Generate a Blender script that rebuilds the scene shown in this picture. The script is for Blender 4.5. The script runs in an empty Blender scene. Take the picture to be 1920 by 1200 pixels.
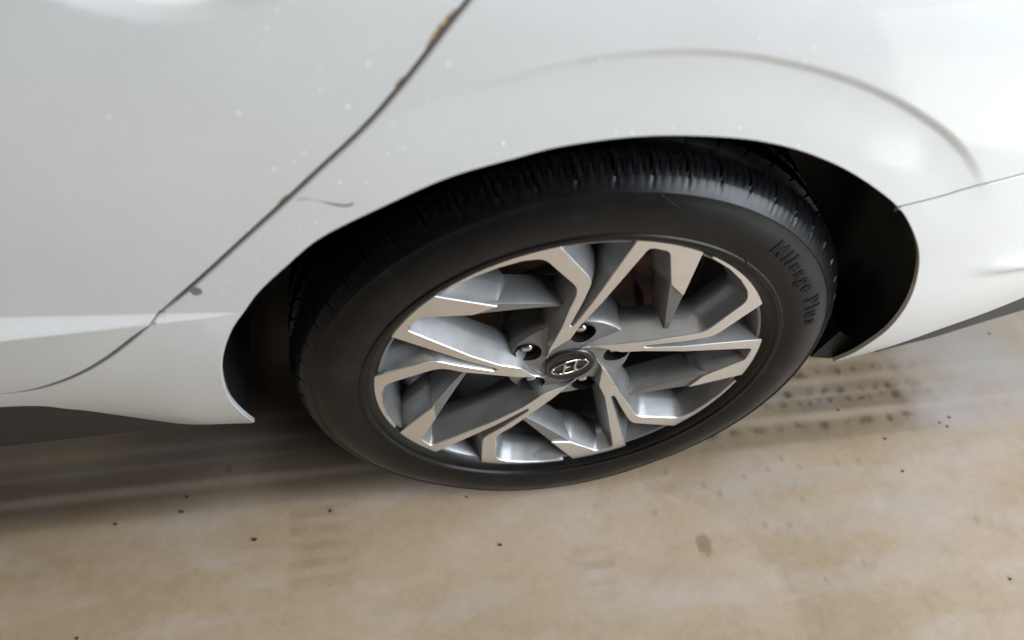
import bpy, math, random
import numpy as np
from mathutils import Vector, Matrix
from mathutils.geometry import delaunay_2d_cdt
rnd = random.Random(7); nrg = np.random.default_rng(7)
SC = bpy.context.scene; COL = SC.collection
HZ = 0.31                                   # height of the wheel hub above the floor; hub axis is along y

# ------------------------------------------------------------------ camera
FPX = 1451.375
CAM = np.array([-0.18221267, -0.46039423, 0.74091254])          # relative to the hub
RM = np.array([[0.98707296, -0.14941076, 0.05799489],
               [-0.08537088, -0.7963953, -0.59872059],
               [0.13564215, 0.58602982, -0.79885559]])           # rows: right, down, forward
cd = bpy.data.cameras.new('camera'); cam = bpy.data.objects.new('camera', cd); COL.objects.link(cam)
cd.sensor_width = 36; cd.lens = FPX / 1920 * 36; cd.clip_start = 0.02; cd.clip_end = 100
cd.dof.use_dof = True; cd.dof.focus_distance = 0.86; cd.dof.aperture_fstop = 2.8
m = Matrix.Identity(4)
for i in range(3):
    m[i][0] = RM[0][i]; m[i][1] = -RM[1][i]; m[i][2] = -RM[2][i]
m[0][3], m[1][3], m[2][3] = CAM[0], CAM[1], CAM[2] + HZ
cam.matrix_world = m; SC.camera = cam

# ------------------------------------------------------------------ light: a covered parking space open to the right
W = bpy.data.worlds.new('World'); SC.world = W; W.use_nodes = True
bgn = W.node_tree.nodes['Background']; bgn.inputs[0].default_value = (0.86, 0.90, 1.0, 1); bgn.inputs[1].default_value = 0.05
def area(name, loc, target, sx, sy, power, color):
    l = bpy.data.lights.new(name, 'AREA'); l.shape = 'RECTANGLE'; l.size = sx; l.size_y = sy; l.energy = power; l.color = color
    o = bpy.data.objects.new(name, l); COL.objects.link(o); o.location = loc
    o.rotation_euler = (Vector(target) - Vector(loc)).to_track_quat('-Z', 'Y').to_euler(); return o
area('open_side_light', (2.2, -1.25, 1.40), (0.3, -0.1, 1.0), 2.0, 1.4, 160, (0.83, 0.905, 1.0))
area('overhead_light', (-0.55, -0.40, 3.0), (-0.55, -0.40, 0.0), 2.6, 1.1, 39, (1.0, 0.95, 0.87))
dp = area('daylight_beyond_roof', (6.85, -5.53, 3.2), (6.85, -5.53, 0.0), 5.0, 14.0, 2000, (0.55, 0.78, 1.0)); dp.data.spread = math.radians(2); dp.rotation_euler = (0, 0, math.radians(32.3))
SC.view_settings.view_transform = 'Standard'; SC.view_settings.look = 'None'
SC.view_settings.exposure = -0.45; SC.view_settings.gamma = 1.0
SC.cycles.max_bounces = 8

# ------------------------------------------------------------------ helpers
def mat(name, color, rough=0.5, metal=0.0, coat=0.0, spec=0.5):
    mt = bpy.data.materials.new(name); mt.use_nodes = True
    b = mt.node_tree.nodes['Principled BSDF']
    b.inputs['Base Color'].default_value = (*color, 1); b.inputs['Roughness'].default_value = rough
    b.inputs['Metallic'].default_value = metal; b.inputs['Coat Weight'].default_value = coat
    b.inputs['Coat Roughness'].default_value = 0.04; b.inputs['Specular IOR Level'].default_value = spec
    return mt
def N(mt, typ, **kw):
    n = mt.node_tree.nodes.new(typ)
    for k, v in kw.items():
        if k in n.inputs: n.inputs[k].default_value = v
        else: setattr(n, k, v)
    return n
def L(mt, a, b): mt.node_tree.links.new(a, b)
def B(mt): return mt.node_tree.nodes['Principled BSDF']
def coords(mt): return N(mt, 'ShaderNodeTexCoord').outputs['Object']
def noise(mt, scale, detail=4.0, rough=0.55, vec=None):
    n = N(mt, 'ShaderNodeTexNoise'); n.inputs['Scale'].default_value = scale
    n.inputs['Detail'].default_value = detail; n.inputs['Roughness'].default_value = rough
    L(mt, vec if vec is not None else coords(mt), n.inputs['Vector']); return n.outputs['Fac']
def ramp(mt, fac, stops):
    r = N(mt, 'ShaderNodeValToRGB'); e = r.color_ramp.elements
    while len(e) < len(stops): e.new(0.5)
    for el, (p, c) in zip(e, stops): el.position = p; el.color = (*c, 1) if len(c) == 3 else c
    L(mt, fac, r.inputs['Fac']); return r.outputs['Color']
def mix(mt, fac, a, b, mode='MIX'):
    n = N(mt, 'ShaderNodeMix'); n.data_type = 'RGBA'; n.blend_type = mode
    for s, v in (('Factor', fac), ('A', a), ('B', b)):
        inp = [i for i in n.inputs if i.name == s and (i.type == 'RGBA' or s == 'Factor' and i.type == 'VALUE')][0]
        if isinstance(v, (int, float)): inp.default_value = v
        elif isinstance(v, tuple): inp.default_value = (*v, 1)
        else: L(mt, v, inp)
    return [o for o in n.outputs if o.type == 'RGBA'][0]
def bump(mt, height, strength, dist=0.001):
    n = N(mt, 'ShaderNodeBump'); n.inputs['Strength'].default_value = strength; n.inputs['Distance'].default_value = dist
    L(mt, height, n.inputs['Height']); L(mt, n.outputs['Normal'], B(mt).inputs['Normal'])
def link(name, me, parent=None, loc=None):
    o = bpy.data.objects.new(name, me); COL.objects.link(o)
    if parent is not None: o.parent = parent
    if loc is not None: o.location = loc
    return o
def mesh(name, verts, faces, mt, parent=None, smooth=True, loc=None, normals=None):
    me = bpy.data.meshes.new(name); me.from_pydata([tuple(map(float, v)) for v in verts], [], [tuple(map(int, f)) for f in faces])
    me.materials.append(mt); me.update()
    if smooth: me.polygons.foreach_set('use_smooth', [True] * len(me.polygons))
    if normals is not None: me.normals_split_custom_set_from_vertices([tuple(map(float, n)) for n in normals])
    return link(name, me, parent, loc)
def smooth_angle(o, deg=30):
    o.data.set_sharp_from_angle(angle=math.radians(deg))
def empty(name, parent=None, loc=(0, 0, 0), rot=(0, 0, 0)):
    o = bpy.data.objects.new(name, None); COL.objects.link(o); o.location = loc; o.rotation_euler = rot; o.empty_display_size = 0.1
    if parent is not None: o.parent = parent
    return o
def sstep(t): t = np.clip(t, 0, 1); return t * t * (3 - 2 * t)
def lathe(prof, n, closed=True, rfun=None):
    """prof: (y, r) list; axis is y.  returns verts, faces"""
    V = []; F = []; P = len(prof)
    for j in range(n):
        a = 2 * math.pi * j / n; s, c = math.sin(a), math.cos(a)
        for i, (y, r) in enumerate(prof):
            if rfun: y, r = rfun(i, j, y, r)
            V.append((r * s, y, r * c))
    for j in range(n):
        k = (j + 1) % n
        for i in range(P - 1): F.append((j * P + i, j * P + i + 1, k * P + i + 1, k * P + i))
    return V, F
def in_poly(P, poly):
    x, y = P[:, 0], P[:, 1]; ins = np.zeros(len(P), bool); n = len(poly); j = n - 1
    for i in range(n):
        xi, yi = poly[i]; xj, yj = poly[j]
        c = ((yi > y) != (yj > y)) & (x < (xj - xi) * (y - yi) / (yj - yi + 1e-15) + xi)
        ins ^= c; j = i
    return ins
def poly_dist(P, poly):
    d = np.full(len(P), 1e9); A = np.array(poly); Bv = np.roll(A, -1, 0)
    for a, b in zip(A, Bv):
        ab = b - a; t = np.clip(((P - a) @ ab) / (ab @ ab + 1e-18), 0, 1)
        d = np.minimum(d, np.hypot(*(P - (a + t[:, None] * ab)).T))
    return d
def fill(poly, grid=None, holes=(), extra=None):
    """triangulate a polygon (with holes and interior grid points); outline vertices keep their order first"""
    pts = [tuple(p) for p in poly]; n = len(pts); ed = [(i, (i + 1) % n) for i in range(n)]
    for h in holes:
        s = len(pts); pts += [tuple(p) for p in h]; ed += [(s + i, s + (i + 1) % len(h)) for i in range(len(h))]
    if grid:
        A = np.array(poly); lo, hi = A.min(0), A.max(0)
        gx, gy = np.meshgrid(np.arange(lo[0], hi[0], grid), np.arange(lo[1], hi[1], grid))
        G = np.c_[gx.ravel(), gy.ravel()]; G = G[in_poly(G, poly)]; G = G[poly_dist(G, poly) > grid * 0.45]
        if extra is not None:
            E_, band_ = extra; G = G[~band_(G)]; E_ = E_[in_poly(E_, poly)]; E_ = E_[poly_dist(E_, poly) > grid * .45]; G = np.vstack([G, E_])
        pts += [tuple(p) for p in G]
    r = delaunay_2d_cdt([Vector(p) for p in pts], ed, [], 0, 1e-7)
    V = np.array([tuple(v) for v in r[0]]); F = np.array([f for f in r[2]])
    cen = V[F].mean(1); ok = in_poly(cen, poly)
    for h in holes: ok &= ~in_poly(cen, h)
    return V, F[ok]
def catmull(P, step, closed=False):
    P = [np.array(p, float) for p in P]; out = []
    n = len(P)
    for i in range(n - 1):
        p0 = P[max(i - 1, 0)]; p1 = P[i]; p2 = P[i + 1]; p3 = P[min(i + 2, n - 1)]
        k = max(1, int(np.linalg.norm(p2 - p1) / step))
        for q in range(k):
            t = q / k
            out.append(0.5 * ((2 * p1) + (-p0 + p2) * t + (2 * p0 - 5 * p1 + 4 * p2 - p3) * t * t + (-p0 + 3 * p1 - 3 * p2 + p3) * t ** 3))
    out.append(P[-1]); return out
def vnormals(poly, closed=True):
    """left-hand normals of a polyline"""
    A = np.array(poly); nx = np.roll(A, -1, 0) - A; pv = A - np.roll(A, 1, 0)
    if not closed: nx[-1] = pv[-1]; pv[0] = nx[0]
    def u(v): return v / (np.linalg.norm(v, axis=1, keepdims=True) + 1e-12)
    t = u(nx) + u(pv); t = u(t); n = np.c_[-t[:, 1], t[:, 0]]
    cosh = np.clip((n * np.c_[-u(nx)[:, 1], u(nx)[:, 0]]).sum(1), 0.45, 1)
    return n / cosh[:, None]
def area2(poly): A = np.array(poly); Bv = np.roll(A, -1, 0); return 0.5 * np.sum(A[:, 0] * Bv[:, 1] - Bv[:, 0] * A[:, 1])
def ray(u, v): return RM.T @ np.array([(u - 960) / FPX, (v - 600) / FPX, 1.0])
def on_floor(u, v): d = ray(u, v); t = (-HZ - CAM[2]) / d[2]; return (CAM + t * d)[:2]

# ------------------------------------------------------------------ materials
M = {}
p = mat('white_paint', (0.70, 0.70, 0.675), 0.32, 0, 1.0); M['paint'] = p
c1 = noise(p, 9, 5, 0.6); c2 = noise(p, 160, 3, 0.6)
col = mix(p, 1.0, ramp(p, c1, [(0.3, (0.70, 0.70, 0.685)), (0.65, (0.735, 0.735, 0.725))]), ramp(p, c2, [(0.3, (0.985, 0.983, 0.978)), (0.6, (1, 1, 1))]), 'MULTIPLY')
L(p, col, B(p).inputs['Base Color'])
rr = N(p, 'ShaderNodeMapRange', **{'From Min': 0.3, 'From Max': 0.7, 'To Min': 0.015, 'To Max': 0.05}); L(p, noise(p, 30, 4), rr.inputs['Value']); L(p, rr.outputs[0], B(p).inputs['Coat Roughness'])
M['edge'] = mat('white_paint_edge', (0.66, 0.66, 0.63), 0.35, 0, 0.6)
M['rubber'] = t = mat('tyre_rubber', (0.016, 0.016, 0.018), 0.42, spec=0.24)
L(t, ramp(t, noise(t, 22, 5), [(0.3, (0.004, 0.004, 0.005)), (0.6, (0.008, 0.0078, 0.008)), (0.78, (0.016, 0.0145, 0.0135))]), B(t).inputs['Base Color'])
rr = N(t, 'ShaderNodeMapRange', **{'From Min': 0.3, 'From Max': 0.7, 'To Min': 0.24, 'To Max': 0.42}); L(t, noise(t, 14, 4), rr.inputs['Value']); L(t, rr.outputs[0], B(t).inputs['Roughness'])
bump(t, noise(t, 900, 2), 0.15, 0.0004)
M['tread'] = td = mat('tread_rubber', (0.008, 0.008, 0.0085), 0.33, spec=0.26)
L(td, ramp(td, noise(td, 120, 4), [(0.4, (0.003, 0.003, 0.004)), (0.75, (0.010, 0.0095, 0.009))]), B(td).inputs['Base Color'])
M['letter'] = mat('tyre_letter_rubber', (0.012, 0.012, 0.013), 0.75, spec=0.2)
M['mach'] = a = mat('machined_alloy', (0.9, 0.9, 0.91), 0.38, 1.0)
L(a, ramp(a, noise(a, 60, 5), [(0.3, (0.89, 0.895, 0.91)), (0.7, (0.94, 0.945, 0.96))]), B(a).inputs['Base Color'])
rr = N(a, 'ShaderNodeMapRange', **{'From Min': 0.3, 'From Max': 0.7, 'To Min': 0.34, 'To Max': 0.42}); L(a, noise(a, 40, 5), rr.inputs['Value']); L(a, rr.outputs[0], B(a).inputs['Roughness'])
M['grey'] = g_ = mat('grey_wheel_paint', (0.30, 0.30, 0.295), 0.42, 0.5, 0.3)
L(g_, ramp(g_, noise(g_, 35, 6, 0.65), [(0.30, (0.21, 0.205, 0.195)), (0.6, (0.255, 0.255, 0.253))]), B(g_).inputs['Base Color'])
M['black'] = mat('black_plastic', (0.015, 0.015, 0.017), 0.5, spec=0.4)
M['pocket'] = mat('black_pocket', (0.006, 0.006, 0.007), 0.5)
M['capdark'] = mat('cap_plastic', (0.016, 0.016, 0.016), 0.35, 0.0, 0.2)
M['chrome'] = mat('chrome', (0.86, 0.85, 0.83), 0.1, 1.0)
M['nut'] = mat('nut_steel', (0.75, 0.73, 0.70), 0.22, 1.0)
M['disc'] = d_ = mat('brake_iron', (0.09, 0.07, 0.055), 0.5, 0.7)
L(d_, ramp(d_, noise(d_, 40, 5), [(0.35, (0.16, 0.075, 0.035)), (0.6, (0.07, 0.06, 0.055))]), B(d_).inputs['Base Color'])
M['trim'] = tr = mat('grey_plastic_trim', (0.024, 0.024, 0.026), 0.55)
bump(tr, noise(tr, 700, 2), 0.3, 0.0004)
M['under'] = mat('underbody', (0.02, 0.019, 0.018), 0.8, spec=0.2)
M['rust'] = r_ = mat('rust', (0.30, 0.15, 0.05), 0.85)
L(r_, ramp(r_, noise(r_, 300, 4), [(0.42, (0.11, 0.05, 0.02)), (0.62, (0.60, 0.34, 0.10))]), B(r_).inputs['Base Color'])
M['spot'] = mat('dried_water_spot', (0.92, 0.92, 0.92), 0.5)
M['chip'] = mat('paint_chip_grey', (0.20, 0.19, 0.18), 0.6)
M['scrape'] = mat('scrape_brown', (0.30, 0.275, 0.225), 0.6)
M['grit'] = mat('dark_grit', (0.045, 0.045, 0.042), 0.8)

# concrete with stains; two attributes carry tyre prints, marks, sill shade and sky sheen as colour
cm = mat('concrete', (0.4, 0.35, 0.28), 0.6, spec=0.35); M['concrete'] = cm
co = coords(cm)
stretch = N(cm, 'ShaderNodeMapping'); stretch.inputs['Scale'].default_value = (0.45, 1.3, 1); L(cm, co, stretch.inputs['Vector'])
n1 = noise(cm, 5.0, 6, 0.6, stretch.outputs[0]); n2 = noise(cm, 2.2, 5, 0.6); n3 = noise(cm, 60, 5, 0.7); n4 = noise(cm, 420, 2, 0.5)
base = ramp(cm, n1, [(0.30, (0.40, 0.295, 0.175)), (0.48, (0.49, 0.375, 0.25)), (0.70, (0.565, 0.46, 0.36))])
base = mix(cm, 0.45, base, ramp(cm, n2, [(0.35, (0.47, 0.36, 0.215)), (0.65, (0.54, 0.44, 0.345))]))
n5 = noise(cm, 11, 4, 0.5, stretch.outputs[0])
base = mix(cm, ramp(cm, n5, [(0.50, (0, 0, 0)), (0.62, (0.45, 0.45, 0.45))]), base, (0.57, 0.49, 0.43))
n6 = noise(cm, 17, 5, 0.6)
base = mix(cm, ramp(cm, n6, [(0.52, (0, 0, 0)), (0.70, (0.22, 0.22, 0.22))]), base, (0.33, 0.245, 0.15))
base = mix(cm, 1.0, base, ramp(cm, n3, [(0.3, (0.92, 0.91, 0.89)), (0.62, (1.02, 1.02, 1.02))]), 'MULTIPLY')
base = mix(cm, 1.0, base, ramp(cm, n4, [(0.28, (0.89, 0.88, 0.86)), (0.5, (1.0, 1.0, 1.0))]), 'MULTIPLY')
at = N(cm, 'ShaderNodeAttribute', attribute_name='damp_shade'); ap = N(cm, 'ShaderNodeAttribute', attribute_name='pale')
base = mix(cm, at.outputs['Fac'], base, (0.085, 0.060, 0.038))  # dark tone of wet prints and of the painted under-sill shade
base = mix(cm, ap.outputs['Fac'], base, (0.53, 0.52, 0.52))  # pale marks, and the sky reflection painted on the floor
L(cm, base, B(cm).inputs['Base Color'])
rr = N(cm, 'ShaderNodeMapRange', **{'From Min': 0.3, 'From Max': 0.7, 'To Min': 0.24, 'To Max': 0.42}); L(cm, n1, rr.inputs['Value']); L(cm, rr.outputs[0], B(cm).inputs['Roughness'])
bump(cm, noise(cm, 90, 5, 0.6), 0.12, 0.0010)

# ------------------------------------------------------------------ floor
def axis(lo, hi, step, far):
    mid = np.arange(lo, hi + step / 2, step); k = []
    s = step
    while True:
        s *= 1.35; k.append((k[-1] if k else 0) + s)
        if k[-1] > far: break
    k = np.array(k); return np.concatenate([lo - k[::-1], mid, hi + k])
gx = axis(-1.0, 1.1, 0.004, 9); gy = axis(-0.5, 0.45, 0.004, 9)
GX, GY = np.meshgrid(gx, gy, indexing='ij'); nxv, nyv = GX.shape
def vnoise(x, y, seed=0):
    r = np.random.default_rng(seed); T = r.random((256, 256)); xi = np.floor(x).astype(int); yi = np.floor(y).astype(int); fx = sstep(x - xi); fy = sstep(y - yi)
    g = lambda a, b: T[a % 256, b % 256]
    return (g(xi, yi) * (1 - fx) + g(xi + 1, yi) * fx) * (1 - fy) + (g(xi, yi + 1) * (1 - fx) + g(xi + 1, yi + 1) * fx) * fy
def band(v, a, b, s): return sstep((v - a) / s + .5) * sstep((b - v) / s + .5)
lump = vnoise(GX * 45, GY * 45, 1); fine = vnoise(GX * 140, GY * 140, 2); big = vnoise(GX * 9, GY * 14, 3)
wob = GY + 0.004 * (vnoise(GX * 6, GY * 2, 4) - .5)
damp_shade = np.zeros_like(GX); pale = np.zeros_like(GX)
end = 0.650 + 0.045 * (lump - .5) + .03 * (big - .5)
pr = np.zeros_like(GX)
for a, b, s in ((0.026, 0.060, .55), (0.076, 0.103, .62), (0.107, 0.126, .65), (0.138, 0.162, .55), (0.176, 0.200, .4)): pr = np.maximum(pr, band(wob, a, b, 0.009) * s * .72)
pr *= 0.50 + 0.65 * big
for yc, pit, ph in ((0.053, .037, 0.0), (0.094, .029, .012), (0.113, .029, .02), (0.147, .034, .0)):      # tread block prints
    u = ((GX + ph + 0.02 * (lump - .5)) % pit) / pit
    pr = np.maximum(pr, band(wob, yc - .007, yc + .007, .010) * band(u, .12, .72, .55) * np.where(GX > .15, 1.05, .45) * (0.35 + 0.75 * fine) * (.45 + .8 * lump))
right = sstep((end + .03 - GX) / 0.10); fade = sstep((GX - 0.05) / 0.35)
damp_shade += (pr * 1.15 + .34 * band(wob, .018, .21, .03) * (.5 + .6 * lump) * (.6 + .6 * fine)) * right * (0.18 + 0.46 * fade) * (GX > -0.1)
damp_shade += (pr * .40 + .66 * band(wob, .03, .26, .06) * (.6 + .6 * big)) * sstep((-0.02 - GX) / 0.25)  # left tyre tracks, plus the car's under-sill shade painted into the colour
damp_shade += pr * (1 - right) * 0.18 * sstep((1.2 - GX) / 0.4)
pale += (1 - right) * band(wob, 0.02, 0.32, 0.05) * 0.45 * (0.4 + big)  # sky reflection beyond the print, painted as a grey tone
pale += band(wob, 0.064, 0.074, .006) * (0.03 + .12 * fine + .06 * sstep((GX - .2) / .2))
for (x0, x1, y0, y1, k) in ((-0.365, -0.285, -0.115, 0.02, .17), (0.02, 0.075, -0.17, -0.09, .14), (-0.62, -0.52, -0.30, -0.12, .08)):   # old faint prints
    s = band(GX, x0, x1, .012) * band(GY, y0, y1, .02) * (0.3 + .9 * lump); s *= 0.55 + 0.45 * np.sign(np.sin(GY / .0125 * math.pi))
    damp_shade += s * k
def spot(u, v, rx, ry, k, arr, seed=0):
    x, y = on_floor(u, v); e = np.hypot((GX - x) / rx, (GY - y) / ry) + 0.5 * (fine - .5); arr += k * sstep((1.15 - e) / .5)
spot(1322, 1020, .011, .016, .42, damp_shade)
for q in ((1248, 884), (1115, 950), (1228, 962), (1505, 935), (1490, 910), (1395, 895), (1440, 880), (1620, 1055), (1318, 910), (1550, 800), (1894, 1085), (1570, 870), (1465, 860), (1500, 875), (1610, 865), (1480, 985), (1435, 985), (1548, 1085), (620, 958), (430, 880), (1830, 975), (1350, 925)):
    spot(*q, .004, .006, .24, damp_shade)
for q, w, h in (((480, 1090), .05, .012), ((420, 1060), .03, .012), ((900, 1120), .06, .02), ((1230, 1120), .12, .03), ((1480, 900), .14, .02), ((1650, 960), .2, .03), ((850, 1150), .03, .02)):
    spot(*q, w, h, .17 * 1.0, pale)
# an old dried tide line
x0, y0 = on_floor(1260, 1120); rr_ = np.hypot((GX - x0) / 1.25, GY - y0) + 0.05 * (vnoise(GX * 7, GY * 7, 8) - .5)
damp_shade += 0.10 * sstep((rr_ - .135) / .004) * sstep((.30 - rr_) / .1) * (GX > x0)
for k in range(26):                                                        # fine pale scuffs
    x, y = rnd.uniform(-.5, .9), rnd.uniform(-.35, -.02); a = rnd.uniform(-.5, .2); ln = rnd.uniform(.03, .13)
    tx = (GX - x) * math.cos(a) + (GY - y) * math.sin(a); ty = -(GX - x) * math.sin(a) + (GY - y) * math.cos(a)
    pale += .16 * sstep((ln - np.abs(tx)) / ln) * sstep((.004 - np.abs(ty)) / .004)
damp_shade = np.clip(damp_shade, 0, .85); pale = np.clip(pale, 0, .7)
V = np.c_[GX.ravel(), GY.ravel(), np.zeros(GX.size)]
I = np.arange(GX.size).reshape(GX.shape); Fq = np.stack([I[:-1, :-1], I[1:, :-1], I[1:, 1:], I[:-1, 1:]], -1).reshape(-1, 4)
me = bpy.data.meshes.new('concrete_floor'); me.vertices.add(len(V)); me.vertices.foreach_set('co', V.ravel())
me.loops.add(Fq.size); me.loops.foreach_set('vertex_index', Fq.ravel()); me.polygons.add(len(Fq)); me.polygons.foreach_set('loop_start', np.arange(0, Fq.size, 4)); me.update(calc_edges=True)
for nm, arr in (('damp_shade', damp_shade), ('pale', pale)):
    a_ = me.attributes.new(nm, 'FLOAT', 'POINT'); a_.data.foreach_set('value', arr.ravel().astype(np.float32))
me.materials.append(cm); fl = link('concrete_floor', me); fl['kind'] = 'structure'; fl['label'] = 'beige concrete floor with wet tyre prints and shade painted under the sill'

# ------------------------------------------------------------------ body side surface  y = G(x, z)   (hub-relative)
PB = [(-.20, .060), (-.11, .032), (-.08, .022), (-.04, .008), (0, -.004), (.06, -.018), (.12, -.0265), (.20, -.029), (.30, -.027), (.40, -.020), (.50, -.008), (.60, .010), (.75, .045)]
PA = [(-.20, .070), (-.11, .052), (-.06, .034), (-.03, .020), (0, .007), (.06, -.013), (.12, -.025), (.20, -.029), (.30, -.027), (.40, -.020), (.50, -.008), (.60, .010), (.75, .045)]
def spl(tab):
    Z = np.array([t[0] for t in tab]); Y = np.array([t[1] for t in tab]); D = np.gradient(Y, Z)
    def f(z):
        z = np.clip(z, Z[0], Z[-1]); i = np.clip(np.searchsorted(Z, z) - 1, 0, len(Z) - 2); h = Z[i + 1] - Z[i]; t = (z - Z[i]) / h
        return (2*t**3 - 3*t**2 + 1) * Y[i] + (t**3 - 2*t**2 + t) * h * D[i] + (-2*t**3 + 3*t**2) * Y[i+1] + (t**3 - t**2) * h * D[i+1]
    return f
fA, fB = spl(PA), spl(PB)
CR_T = np.array([-40, -19.6, -13, -7, -1, 4, 9.3, 14.5, 19.9, 25.3, 31.8, 37.1, 42.9, 48.2, 60]); CR_R = np.array([.428, .4318, .4336, .4353, .4362, .4368, .4372, .437, .4375, .4385, .4402, .4427, .4442, .444, .440])
def G(x, z):
    x = np.asarray(x, float); z = np.asarray(z, float)
    s = sstep((x + .58) / .18); y = fA(z) * (1 - s) + fB(z) * s
    y = y + .042 * np.clip((x - .28) / .35, 0, 2) ** 2                     # the tail tapers in plan
    y = y + 1.4 * np.clip(z - .415, 0, .25) ** 2 * sstep((x + .26) / .24)     # haunch rolling inward
    r = np.hypot(x, z); th = np.degrees(np.arctan2(x, z)); rc = np.interp(th, CR_T, CR_R)
    amp = .0030 * sstep((th + 30) / 20) * sstep((54 - th) / 20); d = r - rc
    y = y - amp * np.where(d < 0, sstep((d + .0095) / .0095), np.exp(-np.clip(d, 0, 1) / .07))
    y = y + .0014 * sstep((th + 26) / 22) * sstep((58 - th) / 16) * np.exp(-((d + .025) / .025) ** 2)
    # ledge low on the door, widening forward
    zt = .205 + (x + .39) * -.10; w = .002 + .0130 * np.clip((-.33 - x) / .19, 0, 1.5)
    k = sstep((-.31 - x) / .05); q = (zt - z) / w
    y = y - k * .95 * w * np.where(q < 0, 0, np.where(q < 1, q, np.exp(-np.clip(q - 1, 0, 60) * w / .05)))
    # crease on the bumper side
    q = z - (.165 + (x - .40) * -.05); y = y - .006 * sstep((x - .38) / .08) * np.exp(-(q / .012) ** 2)
    # bowl behind the door handle
    e = np.sqrt(((x + .302) / .110) ** 2 + ((z - .540) / .078) ** 2); y = y + .022 * sstep((1.0 - e) / .36)
    return y
def hit(u, v):
    d = ray(u, v); Y = np.linspace(-.12, .16, 561); t = (Y - CAM[1]) / d[1]; X = CAM[0] + t * d[0]; Z = CAM[2] + t * d[2]
    f = Y - G(X, Z); i = np.argmax(f >= 0)
    if i == 0: i = np.argmin(np.abs(f)); return np.array([X[i], Z[i]])
    a = f[i - 1] / (f[i - 1] - f[i]); return np.array([X[i-1] + a * (X[i] - X[i-1]), Z[i-1] + a * (Z[i] - Z[i-1])])
def pix(P): return [hit(*q) for q in P]
def gnorm(x, z, e=5e-4):
    gxn = (G(x + e, z) - G(x - e, z)) / (2 * e); gzn = (G(x, z + e) - G(x, z - e)) / (2 * e)
    n = np.c_[gxn, -np.ones_like(gxn), gzn]; return n / np.linalg.norm(n, axis=1, keepdims=True)

car = empty('car'); car['label'] = 'white car parked on concrete, its rear wheel and arch in view'; car['category'] = 'car'
def panel(name, poly, mt, parent, grid=.0048, depth=.0055, rad=.0013, extra=None):
    poly = [np.array(q) for q in poly]
    if area2(poly) < 0: poly = poly[::-1]
    n = len(poly); V, F = fill(poly, grid, (), extra)
    N3 = gnorm(V[:, 0], V[:, 1]); P3 = np.c_[V[:, 0], G(V[:, 0], V[:, 1]), V[:, 1] + HZ]
    on = -vnormals(poly)                                                   # outward (polygon is ccw)
    allV = [P3]; allN = [N3]; F2 = [tuple(f) for f in F]; A = np.array(poly); base = len(V); prev = np.arange(n); y0 = G(A[:, 0], A[:, 1]); n0 = N3[:n]
    for (o, dy, w) in ((.38, .08, .38), (.71, .29, .71), (.92, .62, .92), (1.0, 1.0, 1.0), (1.0, depth / rad, 1.0)):
        Q = A + on * o * rad; allV.append(np.c_[Q[:, 0], y0 + dy * rad, Q[:, 1] + HZ])
        nn = n0 * math.sqrt(max(0, 1 - w * w)) + np.c_[on[:, 0], np.zeros(n), on[:, 1]] * w; allN.append(nn / np.linalg.norm(nn, axis=1, keepdims=True))
        cur = np.arange(n) + base; base += n
        for i in range(n): j = (i + 1) % n; F2.append((prev[i], cur[i], cur[j], prev[j]))
        prev = cur
    o_ = mesh(name, np.vstack(allV), F2, mt, parent, True, None, np.vstack(allN)); return o_

# outlines picked in the photograph and dropped on the surface
ARCH = [(475, 792), (447, 770), (430, 750), (420, 727), (414, 693), (418, 657), (433, 617), (457, 582), (483, 547), (533, 500), (600, 445), (720, 385), (840, 332), (960, 297), (1060, 272), (1210, 254), (1360, 256), (1460, 270), (1540, 295), (1610, 330), (1680, 382), (1710, 425), (1725, 475), (1720, 525), (1700, 575), (1667, 617), (1633, 643), (1600, 663), (1567, 677)]
arch = catmull(pix(ARCH), .004)
seam_i = min(range(len(arch)), key=lambda i: np.linalg.norm(arch[i] - hit(1687, 388)))
GAP = [(880, 0), (850, 35), (820, 72), (788, 120), (755, 157), (725, 195), (675, 250), (610, 307), (540, 374), (465, 441), (418, 485), (370, 528), (335, 559), (302, 586), (287, 596), (278, 611), (233, 648), (200, 673), (150, 702), (100, 722), (60, 732), (0, 741)]
gap = pix(GAP)
up = gap[0] + (gap[0] - gap[2]) * ((.66 - gap[0][1]) / (gap[0] - gap[2])[1])
gap = catmull([up] + gap + [np.array([-.80, gap[-1][1] - .004]), np.array([-1.20, gap[-1][1] - .008])], .004)
gap = np.array(gap)
for _ in range(40): gap[1:-1] = gap[1:-1] * .5 + (gap[:-2] + gap[2:]) * .25
gn = vnormals(gap, False)
gh = (.0031 - .0014 * np.exp(-(np.hypot(*(gap - hit(284, 602)).T) / .02) ** 2))[:, None] * (1 if gn[len(gn) // 2][0] > 0 else -1)
door_edge = gap - gn * gh; body_edge = gap + gn * gh
SILL = pix([(475, 793), (410, 795), (347, 795), (283, 787), (200, 775), (133, 767), (0, 763)])
sill = catmull(SILL + [np.array([-.80, SILL[-1][1]]), np.array([-1.20, SILL[-1][1]])], .004)
SEAM = pix([(1687, 388), (1760, 370), (1840, 347), (1920, 326)])
seam = catmull(SEAM + [SEAM[-1] + (SEAM[-1] - SEAM[0]) * .9], .004); sn = vnormals(seam, False); seam = np.array(seam)
if sn[0][1] < 0: sn = -sn
BOT = pix([(1567, 677), (1640, 658), (1700, 639), (1767, 615), (1843, 588), (1920, 557)])
bot = catmull(BOT + [BOT[-1] + (BOT[-1] - BOT[-2]) * 3.0], .004)
XR = seam[-1][0]
def line(a, b, step=.012):
    a, b = np.array(a), np.array(b); k = max(1, int(np.linalg.norm(b - a) / step)); return [a + (b - a) * i / k for i in range(k)]
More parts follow.
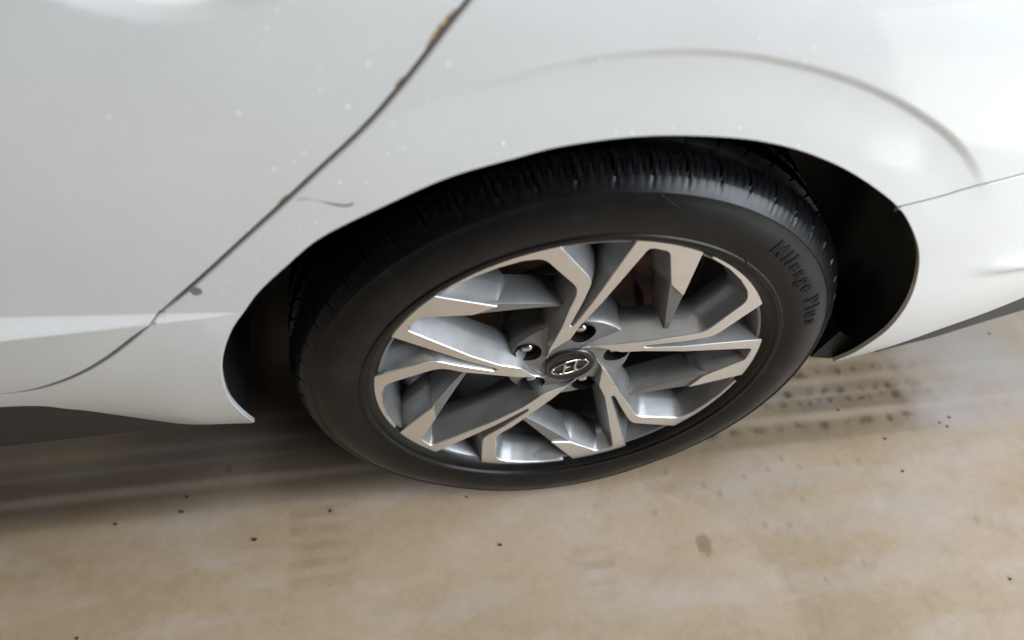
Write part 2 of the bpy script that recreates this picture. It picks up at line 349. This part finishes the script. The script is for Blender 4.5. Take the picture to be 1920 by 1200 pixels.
CRP = np.array([[(np.interp(t, CR_T, CR_R) + o_) * math.sin(math.radians(t)), (np.interp(t, CR_T, CR_R) + o_) * math.cos(math.radians(t))] for t in np.arange(-32, 56, .55) for o_ in (-.014, -.0115, -.0095, -.0080, -.0065, -.0050, -.0035, -.0020, -.0008, 0, .0012, .0035, .007)])
def crease_band(P): r = np.hypot(P[:, 0], P[:, 1]); t = np.degrees(np.arctan2(P[:, 0], P[:, 1])); d = r - np.interp(t, CR_T, CR_R); return (t > -32.3) & (t < 56.3) & (d > -.018) & (d < .009)
LP = []
for x in np.arange(-1.19, -.30, .005):
    zt = .205 + (x + .39) * -.10; w = .002 + .0130 * np.clip((-.33 - x) / .19, 0, 1.5)
    LP += [(x, zt + o_) for o_ in (.0035, .0008, -.0002, -.33 * w, -.67 * w, -w + .0002, -w - .0008, -w - .0035)]
LP = np.array(LP)
def ledge_band(P): x = P[:, 0]; zt = .205 + (x + .39) * -.10; w = .002 + .0130 * np.clip((-.33 - x) / .19, 0, 1.5); return (x < -.295) & (P[:, 1] < zt + .006) & (P[:, 1] > zt - w - .006)
rear_door = panel('rear_door', list(door_edge) + line(door_edge[-1], (-1.20, .66))[1:] + line((-1.20, .66), door_edge[0]), M['paint'], car, extra=(LP, ledge_band))
quarter = panel('quarter_panel', list(body_edge[::-1]) + line(body_edge[0], (XR, .66))[1:] + line((XR, .66), seam[-1] + sn[-1] * .0016) + list((seam + sn * .0022)[::-1]) + arch[:seam_i][::-1] + sill[1:] + line(sill[-1], body_edge[-1])[1:], M['paint'], car, extra=(np.vstack([CRP, LP]), lambda P: crease_band(P) | ledge_band(P)))
bump_ = panel('rear_bumper', list(seam - sn * .0022) + line((seam - sn * .0022)[-1], bot[-1])[1:] + bot[::-1] + arch[seam_i + 1:-1][::-1], M['paint'], car)

def ribbon(name, A, Bp, mt, parent, mid=6, bulge=0.0):
    V = []; F = []; n = len(A)
    for i in range(n):
        for k in range(mid + 1):
            t = k / mid; q = np.array(A[i]) * (1 - t) + np.array(Bp[i]) * t; q[1] -= bulge * math.sin(math.pi * t); V.append((q[0], q[1], q[2] + HZ))
    for i in range(n - 1):
        for k in range(mid): a = i * (mid + 1) + k; F.append((a, a + 1, a + mid + 2, a + mid + 1))
    return mesh(name, V, F, mt, parent)
# dark jamb seen through the door gap, and behind the bumper seam
def lift(P, off): P = np.array(P); return np.c_[P[:, 0], G(P[:, 0], P[:, 1]) + off, P[:, 1]]
ribbon('door_jamb', lift(gap - gn * .02, .020), lift(gap + gn * .02, .020), M['black'], car, 2)
ribbon('seam_backing', lift(seam - sn * .012, .006), lift(seam + sn * .012, .006), M['black'], car, 2)
# dark plastic sill strip under the painted sill, and strip under the bumper
def at_y(u, v, Y): d = ray(u, v); return CAM + (Y - CAM[1]) / d[1] * d
top = lift(sill[len(sill) // 14:], .006); T0 = [np.array(q) for q in top]
lowpx = [(347, 797), (267, 808), (167, 819), (0, 838)]; low = [at_y(*q, .036 + .010 * k / 3) for k, q in enumerate(lowpx)]; low += [low[-1] + np.array([-.45, 0, -.004])]
low = np.array(low); lx = low[::-1, 0]
Bt = []
for q in T0:
    x = q[0]; z = np.interp(x, lx, low[::-1, 2], right=q[2] - .004); y = np.interp(x, lx, low[::-1, 1], right=q[1]); z = min(z, q[2] - .003) if x < low[0][0] + .01 else q[2] - .003
    Bt.append(np.array([x, y, z]))
ribbon('sill_trim', [q + np.array([0, 0, .004]) for q in T0], Bt, M['trim'], car, 6, .004)
ribbon('sill_underside', Bt, [q + np.array([0, .12, .012]) for q in Bt], M['under'], car, 2)
topb = lift(bot, .005); Tb = [np.array(q) for q in topb]
lowb = np.array([at_y(*q, Y) for q, Y in (((1640, 661), .016), ((1673, 652), .02), ((1750, 633), .030), ((1833, 607), .042), ((1920, 581), .058))])
lowb = np.vstack([lowb, lowb[-1] + (lowb[-1] - lowb[-2]) * 2.6])
Bb = [np.array([q[0], np.interp(q[0], lowb[:, 0], lowb[:, 1], left=q[1]), min(q[2] - .002, np.interp(q[0], lowb[:, 0], lowb[:, 2], left=q[2] - .002))]) for q in Tb]
ribbon('bumper_trim', [q + np.array([0, 0, .004]) for q in Tb], Bb, M['trim'], car, 5, .002)
ribbon('bumper_underside', Bb, [q + np.array([0, .20, .03]) for q in Bb], M['under'], car, 2)
# wheel well liner
av = np.array(arch); an = vnormals(arch, False); an = an if np.dot(an[len(an) // 2], av[len(av) // 2]) > 0 else -an
lin = av + an * .003; ly = G(av[:, 0], av[:, 1])
V = []; F = []
prof = [(.0035, -.0012), (.010, .003), (.03, .006), (.08, .014), (.085, .006), (.16, .008), (.165, .016), (.30, .016)]
for i in range(len(lin)):
    for (dy, off) in prof: q = lin[i] + an[i] * off; V.append((q[0], ly[i] + dy, q[1] + HZ))
K = len(prof)
for i in range(len(lin) - 1):
    for k in range(K - 1): a = i * K + k; F.append((a, a + 1, a + K + 1, a + K))
c0 = len(V); V.append((0, .30, HZ + .05))
for i in range(len(lin) - 1): F.append((i * K + K - 1, c0, (i + 1) * K + K - 1))
liner = mesh('wheel_arch_liner', V, F, M['black'], car)
def box(name, lo, hi, mt, parent, bev=.01):
    x0, y0, z0 = lo; x1, y1, z1 = hi; V = []; F = []
    b = min(bev, (x1-x0)/3, (y1-y0)/3, (z1-z0)/3); lay = [(z0, b), (z0 + b, 0), (z1 - b, 0), (z1, b)]
    for z, i in lay:
        c = b if i == 0 else b + i
        V += [(x0+i, y0+c, z), (x0+c, y0+i, z), (x1-c, y0+i, z), (x1-i, y0+c, z), (x1-i, y1-c, z), (x1-c, y1-i, z), (x0+c, y1-i, z), (x0+i, y1-c, z)]
    for l in range(3):
        for k in range(8): F.append((l*8+k, l*8+(k+1) % 8, l*8+8+(k+1) % 8, l*8+8+k))
    F += [tuple(range(7, -1, -1)), tuple(range(24, 32))]
    return mesh(name, V, F, mt, parent, False)
box('front_floor_pan', (-1.2, .09, HZ - .12), (-.40, 1.55, HZ - .04), M['under'], car)
box('middle_floor_pan', (-.399, .31, HZ - .10), (.42, 1.3, HZ + .1), M['under'], car)
box('rear_floor_pan', (.421, .12, HZ - .03), (.80, 1.5, HZ + .06), M['under'], car)
# black flap at the back foot of the arch
q = hit(1567, 677); fy = float(G(*q))
mesh('splash_flap', [(q[0] - .028, fy + .012, q[1] + HZ - .004), (q[0] + .004, fy + .006, q[1] + HZ - .004), (q[0] + .03, fy + .006, q[1] + HZ + .02), (q[0] - .01, fy + .012, q[1] + HZ + .05),
     (q[0] - .024, fy + .10, q[1] + HZ - .02), (q[0] + .008, fy + .10, q[1] + HZ - .02), (q[0] + .034, fy + .10, q[1] + HZ + .01), (q[0] - .006, fy + .10, q[1] + HZ + .05)],
     [(0, 1, 2, 3), (7, 6, 5, 4), (0, 4, 5, 1), (1, 5, 6, 2), (2, 6, 7, 3), (3, 7, 4, 0)], M['black'], car, False)
# door handle across the bowl
V = []; F = []; hx0, hx1 = -.455, -.225
for i in range(25):
    t = i / 24; x = hx0 + (hx1 - hx0) * t; lift_ = .030 * math.sin(math.pi * min(max(t, .02), .98)) ** .45; zc = .545 + .006 * math.sin(math.pi * t)
    hh = .0125 * (min(1, t * 9, (1 - t) * 9) ** .5 + .02); yc = float(G(x, .600)) - lift_ - .002
    for k in range(12): a = 2 * math.pi * k / 12; V.append((x, yc + .007 * math.cos(a) * (hh / .0127), zc + HZ + hh * math.sin(a)))
for i in range(24):
    for k in range(12): F.append((i*12+k, i*12+(k+1) % 12, i*12+12+(k+1) % 12, i*12+12+k))
F += [tuple(range(12)), tuple(range(299, 287, -1))]
mesh('handle', V, F, M['paint'], rear_door)

# marks on the paint: thin raised flecks that follow the surface
def surf(q, off=-.0003): return (q[0], float(G(q[0], q[1])) + off, q[1] + HZ)
def fleck(V, F, q, rx, rz, h, seed, n=9):
    r = random.Random(seed); s = len(V); V.append(surf(q, -h))
    for k in range(n):
        a = 2 * math.pi * k / n; f = r.uniform(.75, 1.2); V.append(surf((q[0] + rx * f * math.cos(a), q[1] + rz * f * math.sin(a)), -.0001))
    for k in range(n): F.append((s, s + 1 + k, s + 1 + (k + 1) % n))
V, F = [], []
dots = [(500, 52), (495, 88), (205, 220), (447, 212), (570, 286), (550, 305), (512, 317), (637, 342), (687, 340), (727, 287), (745, 282), (757, 277), (800, 187), (375, 449), (560, 430), (592, 415), (467, 430), (482, 485), (737, 230), (942, 270), (1185, 250), (1220, 246), (1497, 272), (1507, 117), (1422, 72), (1525, 89), (1622, 90), (1125, 112), (1385, 240), (520, 20), (1260, 238), (1155, 248), (930, 290), (840, 120), (690, 120), (652, 200), (600, 170)]
for i, q in enumerate(dots): fleck(V, F, hit(*q), rnd.uniform(.0007, .0018), rnd.uniform(.0007, .0018), .0006, i)
for i in range(150):
    u, v = rnd.uniform(330, 1700), rnd.uniform(20, 560); q = hit(u, v)
    if np.hypot(*q) < .385 or np.hypot(*q) > .52: continue
    fleck(V, F, q, rnd.uniform(.0003, .0008), rnd.uniform(.0003, .0008), .0003, 100 + i, 6)
o = mesh('dried_water_spots', V, F, M['spot'], quarter); o['kind'] = 'stuff'
V, F = [], []
fleck(V, F, hit(366, 546), .0052, .0050, .0003, 5, 11); fleck(V, F, hit(373, 548), .0026, .0024, .0003, 6, 8)
mesh('paint_chip', V, F, M['chip'], quarter)
V, F = [], []
fleck(V, F, hit(290, 607), .0012, .0014, .0003, 8); fleck(V, F, hit(303, 584), .0030, .0018, .0003, 9)
mesh('paint_chip', V, F, M['chip'], quarter)
sc_ = catmull(pix([(556, 374), (585, 373), (605, 378), (630, 384), (650, 386), (664, 381)]), .003); sn_ = vnormals(sc_, False); V, F = [], []
for i, q in enumerate(sc_):
    t = i / (len(sc_) - 1); w = .0003 + .0017 * sstep(t * 1.3 - .25) * (1 - .6 * t ** 6) + rnd.uniform(-.0003, .0003); a, b = q + sn_[i] * w, q - sn_[i] * w * .6; V += [surf(a), surf(b)]
for i in range(len(sc_) - 1): F.append((2*i, 2*i+1, 2*i+3, 2*i+2))
mesh('scrape', V, F, M['scrape'], quarter)
# rust eating the door edge
de = np.array(door_edge); dn = vnormals(door_edge, False); sgn = 1 if np.dot(dn[len(dn)//2], (gap - de)[len(dn)//2]) > 0 else -1
def rust_patch(p0, p1, wmax, seed):
    r = random.Random(seed); i0 = int(np.argmin(np.hypot(*(de - hit(*p0)).T))); i1 = int(np.argmin(np.hypot(*(de - hit(*p1)).T))); i0, i1 = min(i0, i1), max(i0, i1); V, F = [], []
    idx = np.linspace(i0, i1, max(6, (i1 - i0) * 3))
    for k, ii in enumerate(idx):
        i = int(ii); f = ii - i; q = de[i] * (1 - f) + de[min(i + 1, len(de) - 1)] * f; t = k / (len(idx) - 1)
        w = wmax * (.25 + .75 * math.sin(math.pi * t)) * r.uniform(.35, 1.1)
        a = q + dn[i] * sgn * .0012 + 0; b = q - dn[i] * sgn * w; V += [(a[0], float(G(*a)) + .0012, a[1] + HZ), surf(q + dn[i] * sgn * .0004, -.0002), surf(b, -.00025)]
    for k in range(len(idx) - 1): F.append((3*k, 3*k+1, 3*k+4, 3*k+3)); F.append((3*k+1, 3*k+2, 3*k+5, 3*k+4))
    mesh('rust_patch', V, F, M['rust'], rear_door)
rust_patch((856, 22), (806, 88), .0021, 1); rust_patch((761, 150), (748, 165), .0010, 2); rust_patch((546, 366), (528, 384), .0010, 3)

# ------------------------------------------------------------------ wheel
wheel = empty('wheel', car, (0, 0, HZ))
R0 = .2238
# tyre
NB = 56; SUB = 18; NT = NB * SUB
half = [(.014, .214), (.004, .2185), (-.001, .2235), (-.0045, .2275), (-.0058, .2300), (-.0062, .2325), (-.0088, .2345), (-.0092, .2385), (-.0080, .2400), (-.0098, .247), (-.0110, .254), (-.0116, .261), (-.0114, .268), (-.0102, .275), (-.0080, .2815), (-.0055, .2865), (-.0052, .2885), (-.0060, .2893), (-.0032, .2925), (.0000, .2965), (.0035, .3000), (.0040, .3004), (.0085, .3040), (.0140, .3072), (.0200, .3098), (.0225, .3106), (.0250, .3114), (.0255, .3115), (.0265, .3010), (.0500, .3010), (.0510, .3112), (.0560, .3120), (.0700, .3128), (.0705, .3060), (.0790, .3060), (.0795, .3130), (.0950, .3132)]
prof = half + [(.205 - y, r) for y, r in half[::-1]]
HP = len(half)
def tread(i, j, y, r):
    ii = i if i < HP else len(prof) - 1 - i
    yy = half[ii][0]
    if 19 <= ii <= 27 and r > .29:
        ph = (j + int(round((yy - .01) * 110))) % SUB
        if ph == 0: r -= .0042 if ii > 20 else .0012
        elif ph in (4, 9, 14): r -= .0016 if ii > 21 else .0004
        elif ph in (6, 11) and ii in (22, 23): r -= .0010
    elif ii >= 30 and r > .309:
        ph = (j + int(round(yy * 160)) + 5) % SUB
        if ph in (0, 1): r -= .006
        elif ph == 9: r -= .002
    return y, r
V, F = lathe(prof, NT, True, tread)
V = np.array(V); zc = -HZ + .0005; fl_ = V[:, 2] < zc
k = sstep((-.24 - V[:, 2]) / .06); V[:, 1] += np.where(V[:, 1] < .1, -.0035, .0035) * k * sstep((np.hypot(V[:, 0], V[:, 2]) - .23) / .03) * sstep((.305 - np.hypot(V[:, 0], V[:, 2])) / .02)
V[fl_, 2] = zc
tyre = mesh('tyre', V, F, M['rubber'], wheel); smooth_angle(tyre, 28)
tyre.data.materials.append(M['tread']); rv = np.hypot(np.array(V)[:, 0], np.array(V)[:, 2])
tyre.data.polygons.foreach_set('material_index', [1 if rv[list(f)].min() > .2920 else 0 for f in F])
def side_y(r): return np.interp(r, [p_[1] for p_ in half[:20]], [p_[0] for p_ in half[:20]])
# lettering on the sidewall (circumferential, tops outward)
def lettering(txt, r_base, th0, size, name='sidewall_lettering'):
    cu = bpy.data.curves.new('t', 'FONT'); cu.body = txt; cu.size = size; cu.extrude = 0; cu.resolution_u = 3; cu.offset = .0006; cu.space_character = 1.38
    to = bpy.data.objects.new('t', cu); COL.objects.link(to); dg = bpy.context.evaluated_depsgraph_get(); ms = to.evaluated_get(dg).to_mesh()
    P = np.array([tuple(v.co) for v in ms.vertices]); FF = [tuple(p_.vertices) for p_ in ms.polygons]
    to.evaluated_get(dg).to_mesh_clear(); bpy.data.objects.remove(to); bpy.data.curves.remove(cu)
    import bmesh
    bm = bmesh.new(); vs = [bm.verts.new(v) for v in P]; [bm.faces.new([vs[i] for i in f]) for f in FF]; bmesh.ops.triangulate(bm, faces=bm.faces[:])
    for _ in range(4):
        le = [e for e in bm.edges if e.calc_length() > .0028]
        if le: bmesh.ops.subdivide_edges(bm, edges=le, cuts=1); bmesh.ops.triangulate(bm, faces=bm.faces[:])
    bm.verts.index_update(); P = np.array([tuple(v.co) for v in bm.verts]); FF = [tuple(v.index for v in f.verts) for f in bm.faces]
    dirE = [(l.vert.index, l.link_loop_next.vert.index) for f in bm.faces for l in f.loops if l.edge.is_boundary]; bm.free()
    th = math.radians(th0) + P[:, 0] / r_base; rr = r_base + P[:, 1]
    top_ = np.c_[rr * np.sin(th), side_y(rr) - .0008, rr * np.cos(th)]; botm = top_.copy(); botm[:, 1] += .0016; n = len(P)
    FF2 = FF + [(a, b, b + n, a + n) for a, b in dirE]
    return mesh(name, np.vstack([top_, botm]), FF2, M['letter'], wheel, False)
lettering('Mileage Plus', .2630, 39, .0230)
# thin raised ribs / chevrons on the sidewall
for (r1, t1, r2, t2) in ((.2870, 8.2, .2640, 18), (.262, 30, .236, 40)):
    V, F = [], []; n = 10
    for i in range(n + 1):
        f = i / n; r = r1 + (r2 - r1) * f; t = math.radians(t1 + (t2 - t1) * f); tx, tz = math.sin(t), math.cos(t); w = .0007
        for sg, h in ((-1, .0006), (0, -.0006), (1, .0006)): V.append((r * tx + sg * w * tz * .7 + sg * w * tx * .7, side_y(r) + h, r * tz - sg * w * tx * .7 + sg * w * tz * .7))
    for i in range(n):
        for k in range(2): a = i * 3 + k; F.append((a, a + 1, a + 4, a + 3))
    mesh('sidewall_rib', V, F, M['rubber'], wheel)

# rim barrel and lip
V, F = lathe([(.014, .2230), (.0065, .2236), (.0035, .2225), (.0030, .2200), (.0040, .2165), (.009, .2140), (.022, .2105), (.045, .2070), (.075, .204), (.19, .200), (.20, .215)], 180)
rim = mesh('rim', V, F, M['grey'], wheel); smooth_angle(rim, 40)
def dface(r): return float(np.interp(r, [.033, .062, .09, .13, .3], [.012, .006, .0028, 0, 0]))
def pol(r, t): t = math.radians(t); return np.array([r * math.sin(t), r * math.cos(t)])
def arc(r, a, b, n): return [pol(r, a + (b - a) * i / n) for i in range(n + 1)]
def fillet(pts, idx, n=4):
    out = []
    for i, q in enumerate(pts):
        if i in idx:
            a = pts[i - 1] - q; b = pts[(i + 1) % len(pts)] - q; la, lb = np.linalg.norm(a), np.linalg.norm(b); d = min(idx[i], la * .45, lb * .45)
            A, C_ = q + a / la * d, q + b / lb * d
            for k in range(n + 1): t = k / n; out.append(A * (1 - t) ** 2 + 2 * q * t * (1 - t) + C_ * t * t)
        else: out.append(q)
    return out
ctrl = [pol(.0335, -56), pol(.047, -36), pol(.0625, -23.5), pol(.090, -13.0), pol(.124, -7.6), pol(.1545, -4.0), pol(.2105, -14.0)]
ctrl += [pol(r, t) for r, t in ((.2150, -19), (.2170, -25), (.2188, -32), (.2200, -39.6))]
ctrl += arc(R0, -40.3, -9.7, 14)
ctrl += [pol(.1655, .6), pol(.128, -2.2), pol(.0915, -7.6), pol(.0880, -5.9), pol(.0925, -4.0), pol(.2195, 9.1)]
i_str = len(ctrl)
ctrl += arc(R0, 9.2, 28.4, 9)
ctrl += [pol(.1647, 38.5), pol(.1715, 29.6), pol(.2130, 19.7), pol(.2145, 13.5), pol(.1179, 5.6), pol(.0865, -.6), pol(.0610, -6.5), pol(.044, -33), pol(.036, -53)]
nc = len(ctrl)
outline = fillet(ctrl, {5: .012, 6: .012, 25: .002, 26: .010, nc - 9: .002, nc - 8: .003, nc - 7: .006, nc - 6: .006})
def dens(P, step):
    out = []
    for a, b in zip(P, P[1:] + P[:1]):
        k = max(1, int(np.linalg.norm(b - a) / step)); out += [a + (b - a) * i / k for i in range(k)]
    return out
outline = dens(outline, .006)
if area2(outline) < 0: outline = outline[::-1]
def machined_mesh():
    n = len(outline); A = np.array(outline); on = -vnormals(outline); ins = A - on * .0005
    V, F = fill(list(ins)); V3 = [(q[0], dface(np.hypot(*q)), q[1]) for q in V]; s = len(V3)
    V3 += [(q[0], dface(np.hypot(*q)) + .0008, q[1]) for q in A]; s2 = len(V3); V3 += [(q[0], dface(np.hypot(*q)) + .0016, q[1]) for q in A]
    F = [tuple(f) for f in F]
    for i in range(n): j = (i + 1) % n; F += [(i, s + i, s + j, j), (s + i, s2 + i, s2 + j, s + j)]
    return V3, F
def wall_mesh():
    n = len(outline); A = np.array(outline); on = -vnormals(outline); V = []; F = []
    lev = [(0, .0014), (.0008, .0030), (.0045, .0115), (.0095, .0220), (.0118, .0290), (.0115, .0360), (.0080, .0450)]
    for o_, d in lev:
        for q, nn in zip(A, on):
            Q = q + nn * o_; r = np.hypot(*Q); r_lim = .2225
            if r > r_lim: Q = Q * r_lim / r
            V.append((Q[0], dface(np.hypot(*q)) + d, Q[1]))
    for l in range(len(lev) - 1):
        for i in range(n): j = (i + 1) % n; F.append((l*n+i, l*n+n+i, l*n+n+j, l*n+j))
    return V, F
def fin_mesh():
    P = [pol(.2100, 21), pol(.1720, 29.3), pol(.118, 58.5), pol(.1150, 61.5), pol(.1205, 61.0), pol(.1655, 38.7), pol(.210, 29.5)]
    P = dens(P, .006); P = P if area2(P) > 0 else P[::-1]; A = np.array(P); on = -vnormals(P); n = len(P); V = []; F = []
    def d0(q): r = np.hypot(*q); return .0016 + .0105 * np.clip((.172 - r) / .057, 0, 1)
    Vt, Ft = fill(list(A)); V = [(q[0], d0(q), q[1]) for q in Vt]; s0 = list(range(n)); F = [tuple(f) for f in Ft]
    for o_, d in ((.0008, .0015), (.0032, .013), (.0055, .024), (.0055, .034)):
        s1 = list(range(len(V), len(V) + n)); V += [((q + nn * o_)[0], max(d0(q) + d, .002), (q + nn * o_)[1]) for q, nn in zip(A, on)]
        for i in range(n): j = (i + 1) % n; F.append((s0[i], s1[i], s1[j], s0[j]))
        s0 = s1
    return V, F
def channel_mesh():
    V = []; F = []; n = 16; m_ = 8
    for i in range(n + 1):
        r = .086 + (.216 - .086) * i / n; tl = np.interp(r, [.086, .0915, .128, .1655, .2238], [-8.5, -9, -4.2, -1.5, -11.5]); tr = np.interp(r, [.086, .0925, .15, .2195], [-2, -2, 6.5, 11.5])
        for k in range(m_ + 1):
            f = k / m_; q = pol(r, tl + (tr - tl) * f); V.append((q[0], .0045 + .30 * max(0, r - .088) + (.010 * (1 - abs(2 * f - .8)) if r > .1 else 0) * min(1, (r - .1) / .05), q[1]))
    for i in range(n):
        for k in range(m_): a = i * (m_ + 1) + k; F.append((a, a + 1, a + m_ + 2, a + m_ + 1))
    return V, F
defs = (('spoke', wall_mesh(), M['grey'], 35), ('spoke_fin', fin_mesh(), M['grey'], 30), ('spoke_channel', channel_mesh(), M['grey'], 30), ('machined_face', machined_mesh(), M['mach'], 25))
shared = {}
for nm, (V, F), mt, ang in defs:
    o = mesh(nm, V, F, mt, wheel); smooth_angle(o, ang); shared[nm] = o
for k in range(1, 5):
    for nm in shared:
        o = shared[nm].copy(); COL.objects.link(o); o.parent = wheel; o.rotation_euler = (0, math.radians(72 * k), 0)
# hub with lug pockets
LR, LT = .0553, 9.48; pr_ = .0150
outer = arc(.073, 0, 355, 71); holes = []
for k in range(5): c = pol(LR, LT + 72 * k); holes.append([c + pr_ * np.array([math.cos(a), math.sin(a)]) for a in np.linspace(0, 2 * math.pi, 29)[:-1]])
outer = outer[::-1] if area2(outer) < 0 else outer
V, F = fill(outer, .006, holes)
def hd(r): return float(np.interp(r, [0, .03, .05, .083], [.0135, .0135, .0165, .0215]))
V3 = [(q[0], hd(np.hypot(*q)), q[1]) for q in V]; F = [tuple(f) for f in F]; n = len(outer); s0 = list(range(n))
for f, d in ((1.03, .003), (1.05, .012), (1.06, .040)):
    s1 = list(range(len(V3), len(V3) + n)); V3 += [(q[0] * f, hd(.073) + d, q[1] * f) for q in outer]
    F += [(s0[i], s1[i], s1[(i + 1) % n], s0[(i + 1) % n]) for i in range(n)]; s0 = s1
hub = mesh('hub', V3, F, M['grey'], wheel); smooth_angle(hub, 40)
V, F = lathe([(-.0003, .0156), (-.0006, .0150), (.004, .0147), (.036, .0125), (.036, .0005)], 28); lp = None
for k in range(5):
    c = pol(LR, LT + 72 * k)
    if k == 0:
        lp = mesh('lug_pocket', V, F, M['pocket'], wheel, True, (c[0], hd(LR), c[1])); smooth_angle(lp, 40)
        hexs = []; FN = []
        for (y, r) in ((.032, .0088), (.0105, .0088), (.0085, .0080)):
            for i in range(6): a = math.radians(60 * i + 12); hexs.append((r * math.cos(a), y, r * math.sin(a)))
        for l in range(2):
            for i in range(6): FN.append((l*6+i, l*6+(i+1) % 6, l*6+6+(i+1) % 6, l*6+6+i))
        s = len(hexs); rings = ((.0085, .0072), (.0065, .0070), (.0045, .0060), (.0034, .0035), (.0031, .0001))
        for y, r in rings:
            for i in range(18): a = 2 * math.pi * i / 18; hexs.append((r * math.cos(a), y, r * math.sin(a)))
        for l in range(4):
            for i in range(18): FN.append((s+l*18+i, s+l*18+(i+1) % 18, s+l*18+18+(i+1) % 18, s+l*18+18+i))
        FN.append((12, 13, 14, 15, 16, 17))
        nut = mesh('lug_nut', hexs, FN, M['nut'], wheel, True, (c[0], hd(LR), c[1])); smooth_angle(nut, 40)
    else:
        for src in (lp, nut): o = src.copy(); COL.objects.link(o); o.parent = wheel; o.location = (c[0], hd(LR), c[1])
# centre cap with emblem
V, F = lathe([(.0165, .0315), (.0135, .0312), (.0110, .0298), (.0100, .0285), (.0098, .0262), (.0108, .0250), (.0105, .0150), (.0102, .0001)], 72)
cap = mesh('centre_cap', V, F, M['capdark'], wheel); smooth_angle(cap, 50)
EA = math.radians(23.5)
def emb(x, z): return (x * math.cos(EA) - z * math.sin(EA), x * math.sin(EA) + z * math.cos(EA))
V, F = [], []
a_, b_ = .0218, .0112; n = 56
for i in range(n):
    t = 2 * math.pi * i / n
    for k in range(8):
        p_ = 2 * math.pi * k / 8; w = .0010 * math.cos(p_); x, z = emb((a_ + w) * math.cos(t), (b_ + w) * math.sin(t)); V.append((x, .0092 + .0010 * math.sin(p_) , z))
for i in range(n):
    for k in range(8): F.append((i*8+k, i*8+(k+1) % 8, ((i+1) % n)*8+(k+1) % 8, ((i+1) % n)*8+k))
def bar(P):                                                                # a chamfered flat bar from an outline
    A = [np.array(q) for q in P]; A = A if area2(A) > 0 else A[::-1]; on = -vnormals(A); n = len(A); s = len(V)
    for o_, y in ((-.0006, .0080), (0, .0086), (0, .0108)):
        for q, nn in zip(A, on): x, z = emb(*(q + nn * o_)); V.append((x, y, z))
    F.append(tuple(range(s, s + n)))
    for l in range(2):
        for i in range(n): j = (i + 1) % n; F.append((s+l*n+i, s+l*n+n+i, s+l*n+n+j, s+l*n+j))
sl = .42
def leg(xc, curve):
    Lf, Rt = [], []
    for i in range(9):
        z = -.0100 + .0200 * i / 8; x = xc + sl * z + curve * (z / .010) ** 2 * np.sign(-xc) * -1; w = .0013 + .0009 * (abs(z) / .010) ** 2
        Lf.append((x - w, z)); Rt.append((x + w, z))
    return Lf + Rt[::-1]
bar(leg(-.0066, .0012)); bar(leg(.0066, .0012))
bar([(-.0064, -.0026), (-.002, -.0008), (.0070, .0010), (.0064, .0032), (.002, .0012), (-.0070, -.0006)])
em = mesh('cap_emblem', V, F, M['chrome'], wheel); smooth_angle(em, 40)
# brake behind the spokes
V, F = lathe([(.115, .0001), (.095, .045), (.092, .062), (.094, .070), (.108, .0705), (.108, .128), (.112, .131), (.130, .131)], 72)
bd = mesh('brake_disc', V, F, M['disc'], wheel); smooth_angle(bd, 40)
V, F = [], []
n = 18
for i in range(n + 1):
    t = math.radians(38 + 62 * i / n); e = 1 - .35 * abs(2 * i / n - 1) ** 4
    for (y, r) in ((.098, .100), (.078, .104), (.072, .118), (.074, .140), (.086, .152), (.13, .154)): r2 = .125 + (r - .125) * e; V.append((r2 * math.sin(t), y + (1 - e) * .02, r2 * math.cos(t)))
for i in range(n):
    for k in range(5): a = i*6+k; F.append((a, a+1, a+7, a+6))
F += [tuple(range(6)), tuple(range(len(V) - 1, len(V) - 7, -1))]
cal = mesh('brake_caliper', V, F, M['disc'], wheel); smooth_angle(cal, 40)
V, F = lathe([(.150, .05), (.150, .198), (.146, .200)], 48)
mesh('dust_shield', V, F, M['under'], wheel)

# ------------------------------------------------------------------ grit on the floor
AHEAD = 'dark crumb of grit on the concrete ahead of the tyre, near the door sill'; PRINT = 'dark crumb of grit beside the wet tyre print behind the wheel'
grit = [((478, 1012), .0048, 'largest black angular crumb of grit on pale concrete ahead of the tyre'), ((938, 1022), .0040, 'black oblong crumb of grit alone on the concrete straight out from the wheel'),
        ((341, 960), .0038, AHEAD), ((352, 932), .0034, AHEAD), ((217, 983), .0030, AHEAD), ((145, 1197), .0036, 'dark crumb of grit alone on the concrete well away from the sill'), ((620, 958), .0028, AHEAD), ((875, 932), .0026, 'tiny dark crumb of grit close to where the tyre meets the floor'),
        ((1693, 884), .0032, PRINT), ((1660, 823), .0034, PRINT), ((1780, 783), .0034, PRINT), ((1762, 793), .0028, PRINT), ((1776, 800), .0028, PRINT), ((1572, 769), .0030, PRINT), ((1855, 626), .003, 'dark crumb of grit on the floor under the edge of the rear bumper'), ((1894, 1086), .0032, 'dark crumb of grit alone on the pale concrete out from the rear bumper')]
for i, (q, s, lab) in enumerate(grit):
    r = random.Random(50 + i); x, y = on_floor(*q); V = []; F = []
    el = r.uniform(.7, 1.5); an_ = r.uniform(0, 3)
    for l, (h, w) in enumerate(((0, .8), (.45, 1.0), (.85, .65))):
        for k in range(7):
            a = 2 * math.pi * k / 7; f = r.uniform(.75, 1.2) * w; px_, py_ = s * .62 * f * math.cos(a) * el, s * .62 * f * math.sin(a)
            V.append((px_ * math.cos(an_) - py_ * math.sin(an_), px_ * math.sin(an_) + py_ * math.cos(an_), s * h * .6))
    for l in range(2):
        for k in range(7): F.append((l*7+k, l*7+(k+1) % 7, l*7+7+(k+1) % 7, l*7+7+k))
    F += [tuple(range(14, 21)), tuple(range(6, -1, -1))]
    o = mesh('grit_crumb', V, F, M['grit'], None, False, (x, y, 0))
    o['label'] = lab; o['category'] = 'grit'; o['group'] = 'loose grit on the concrete'
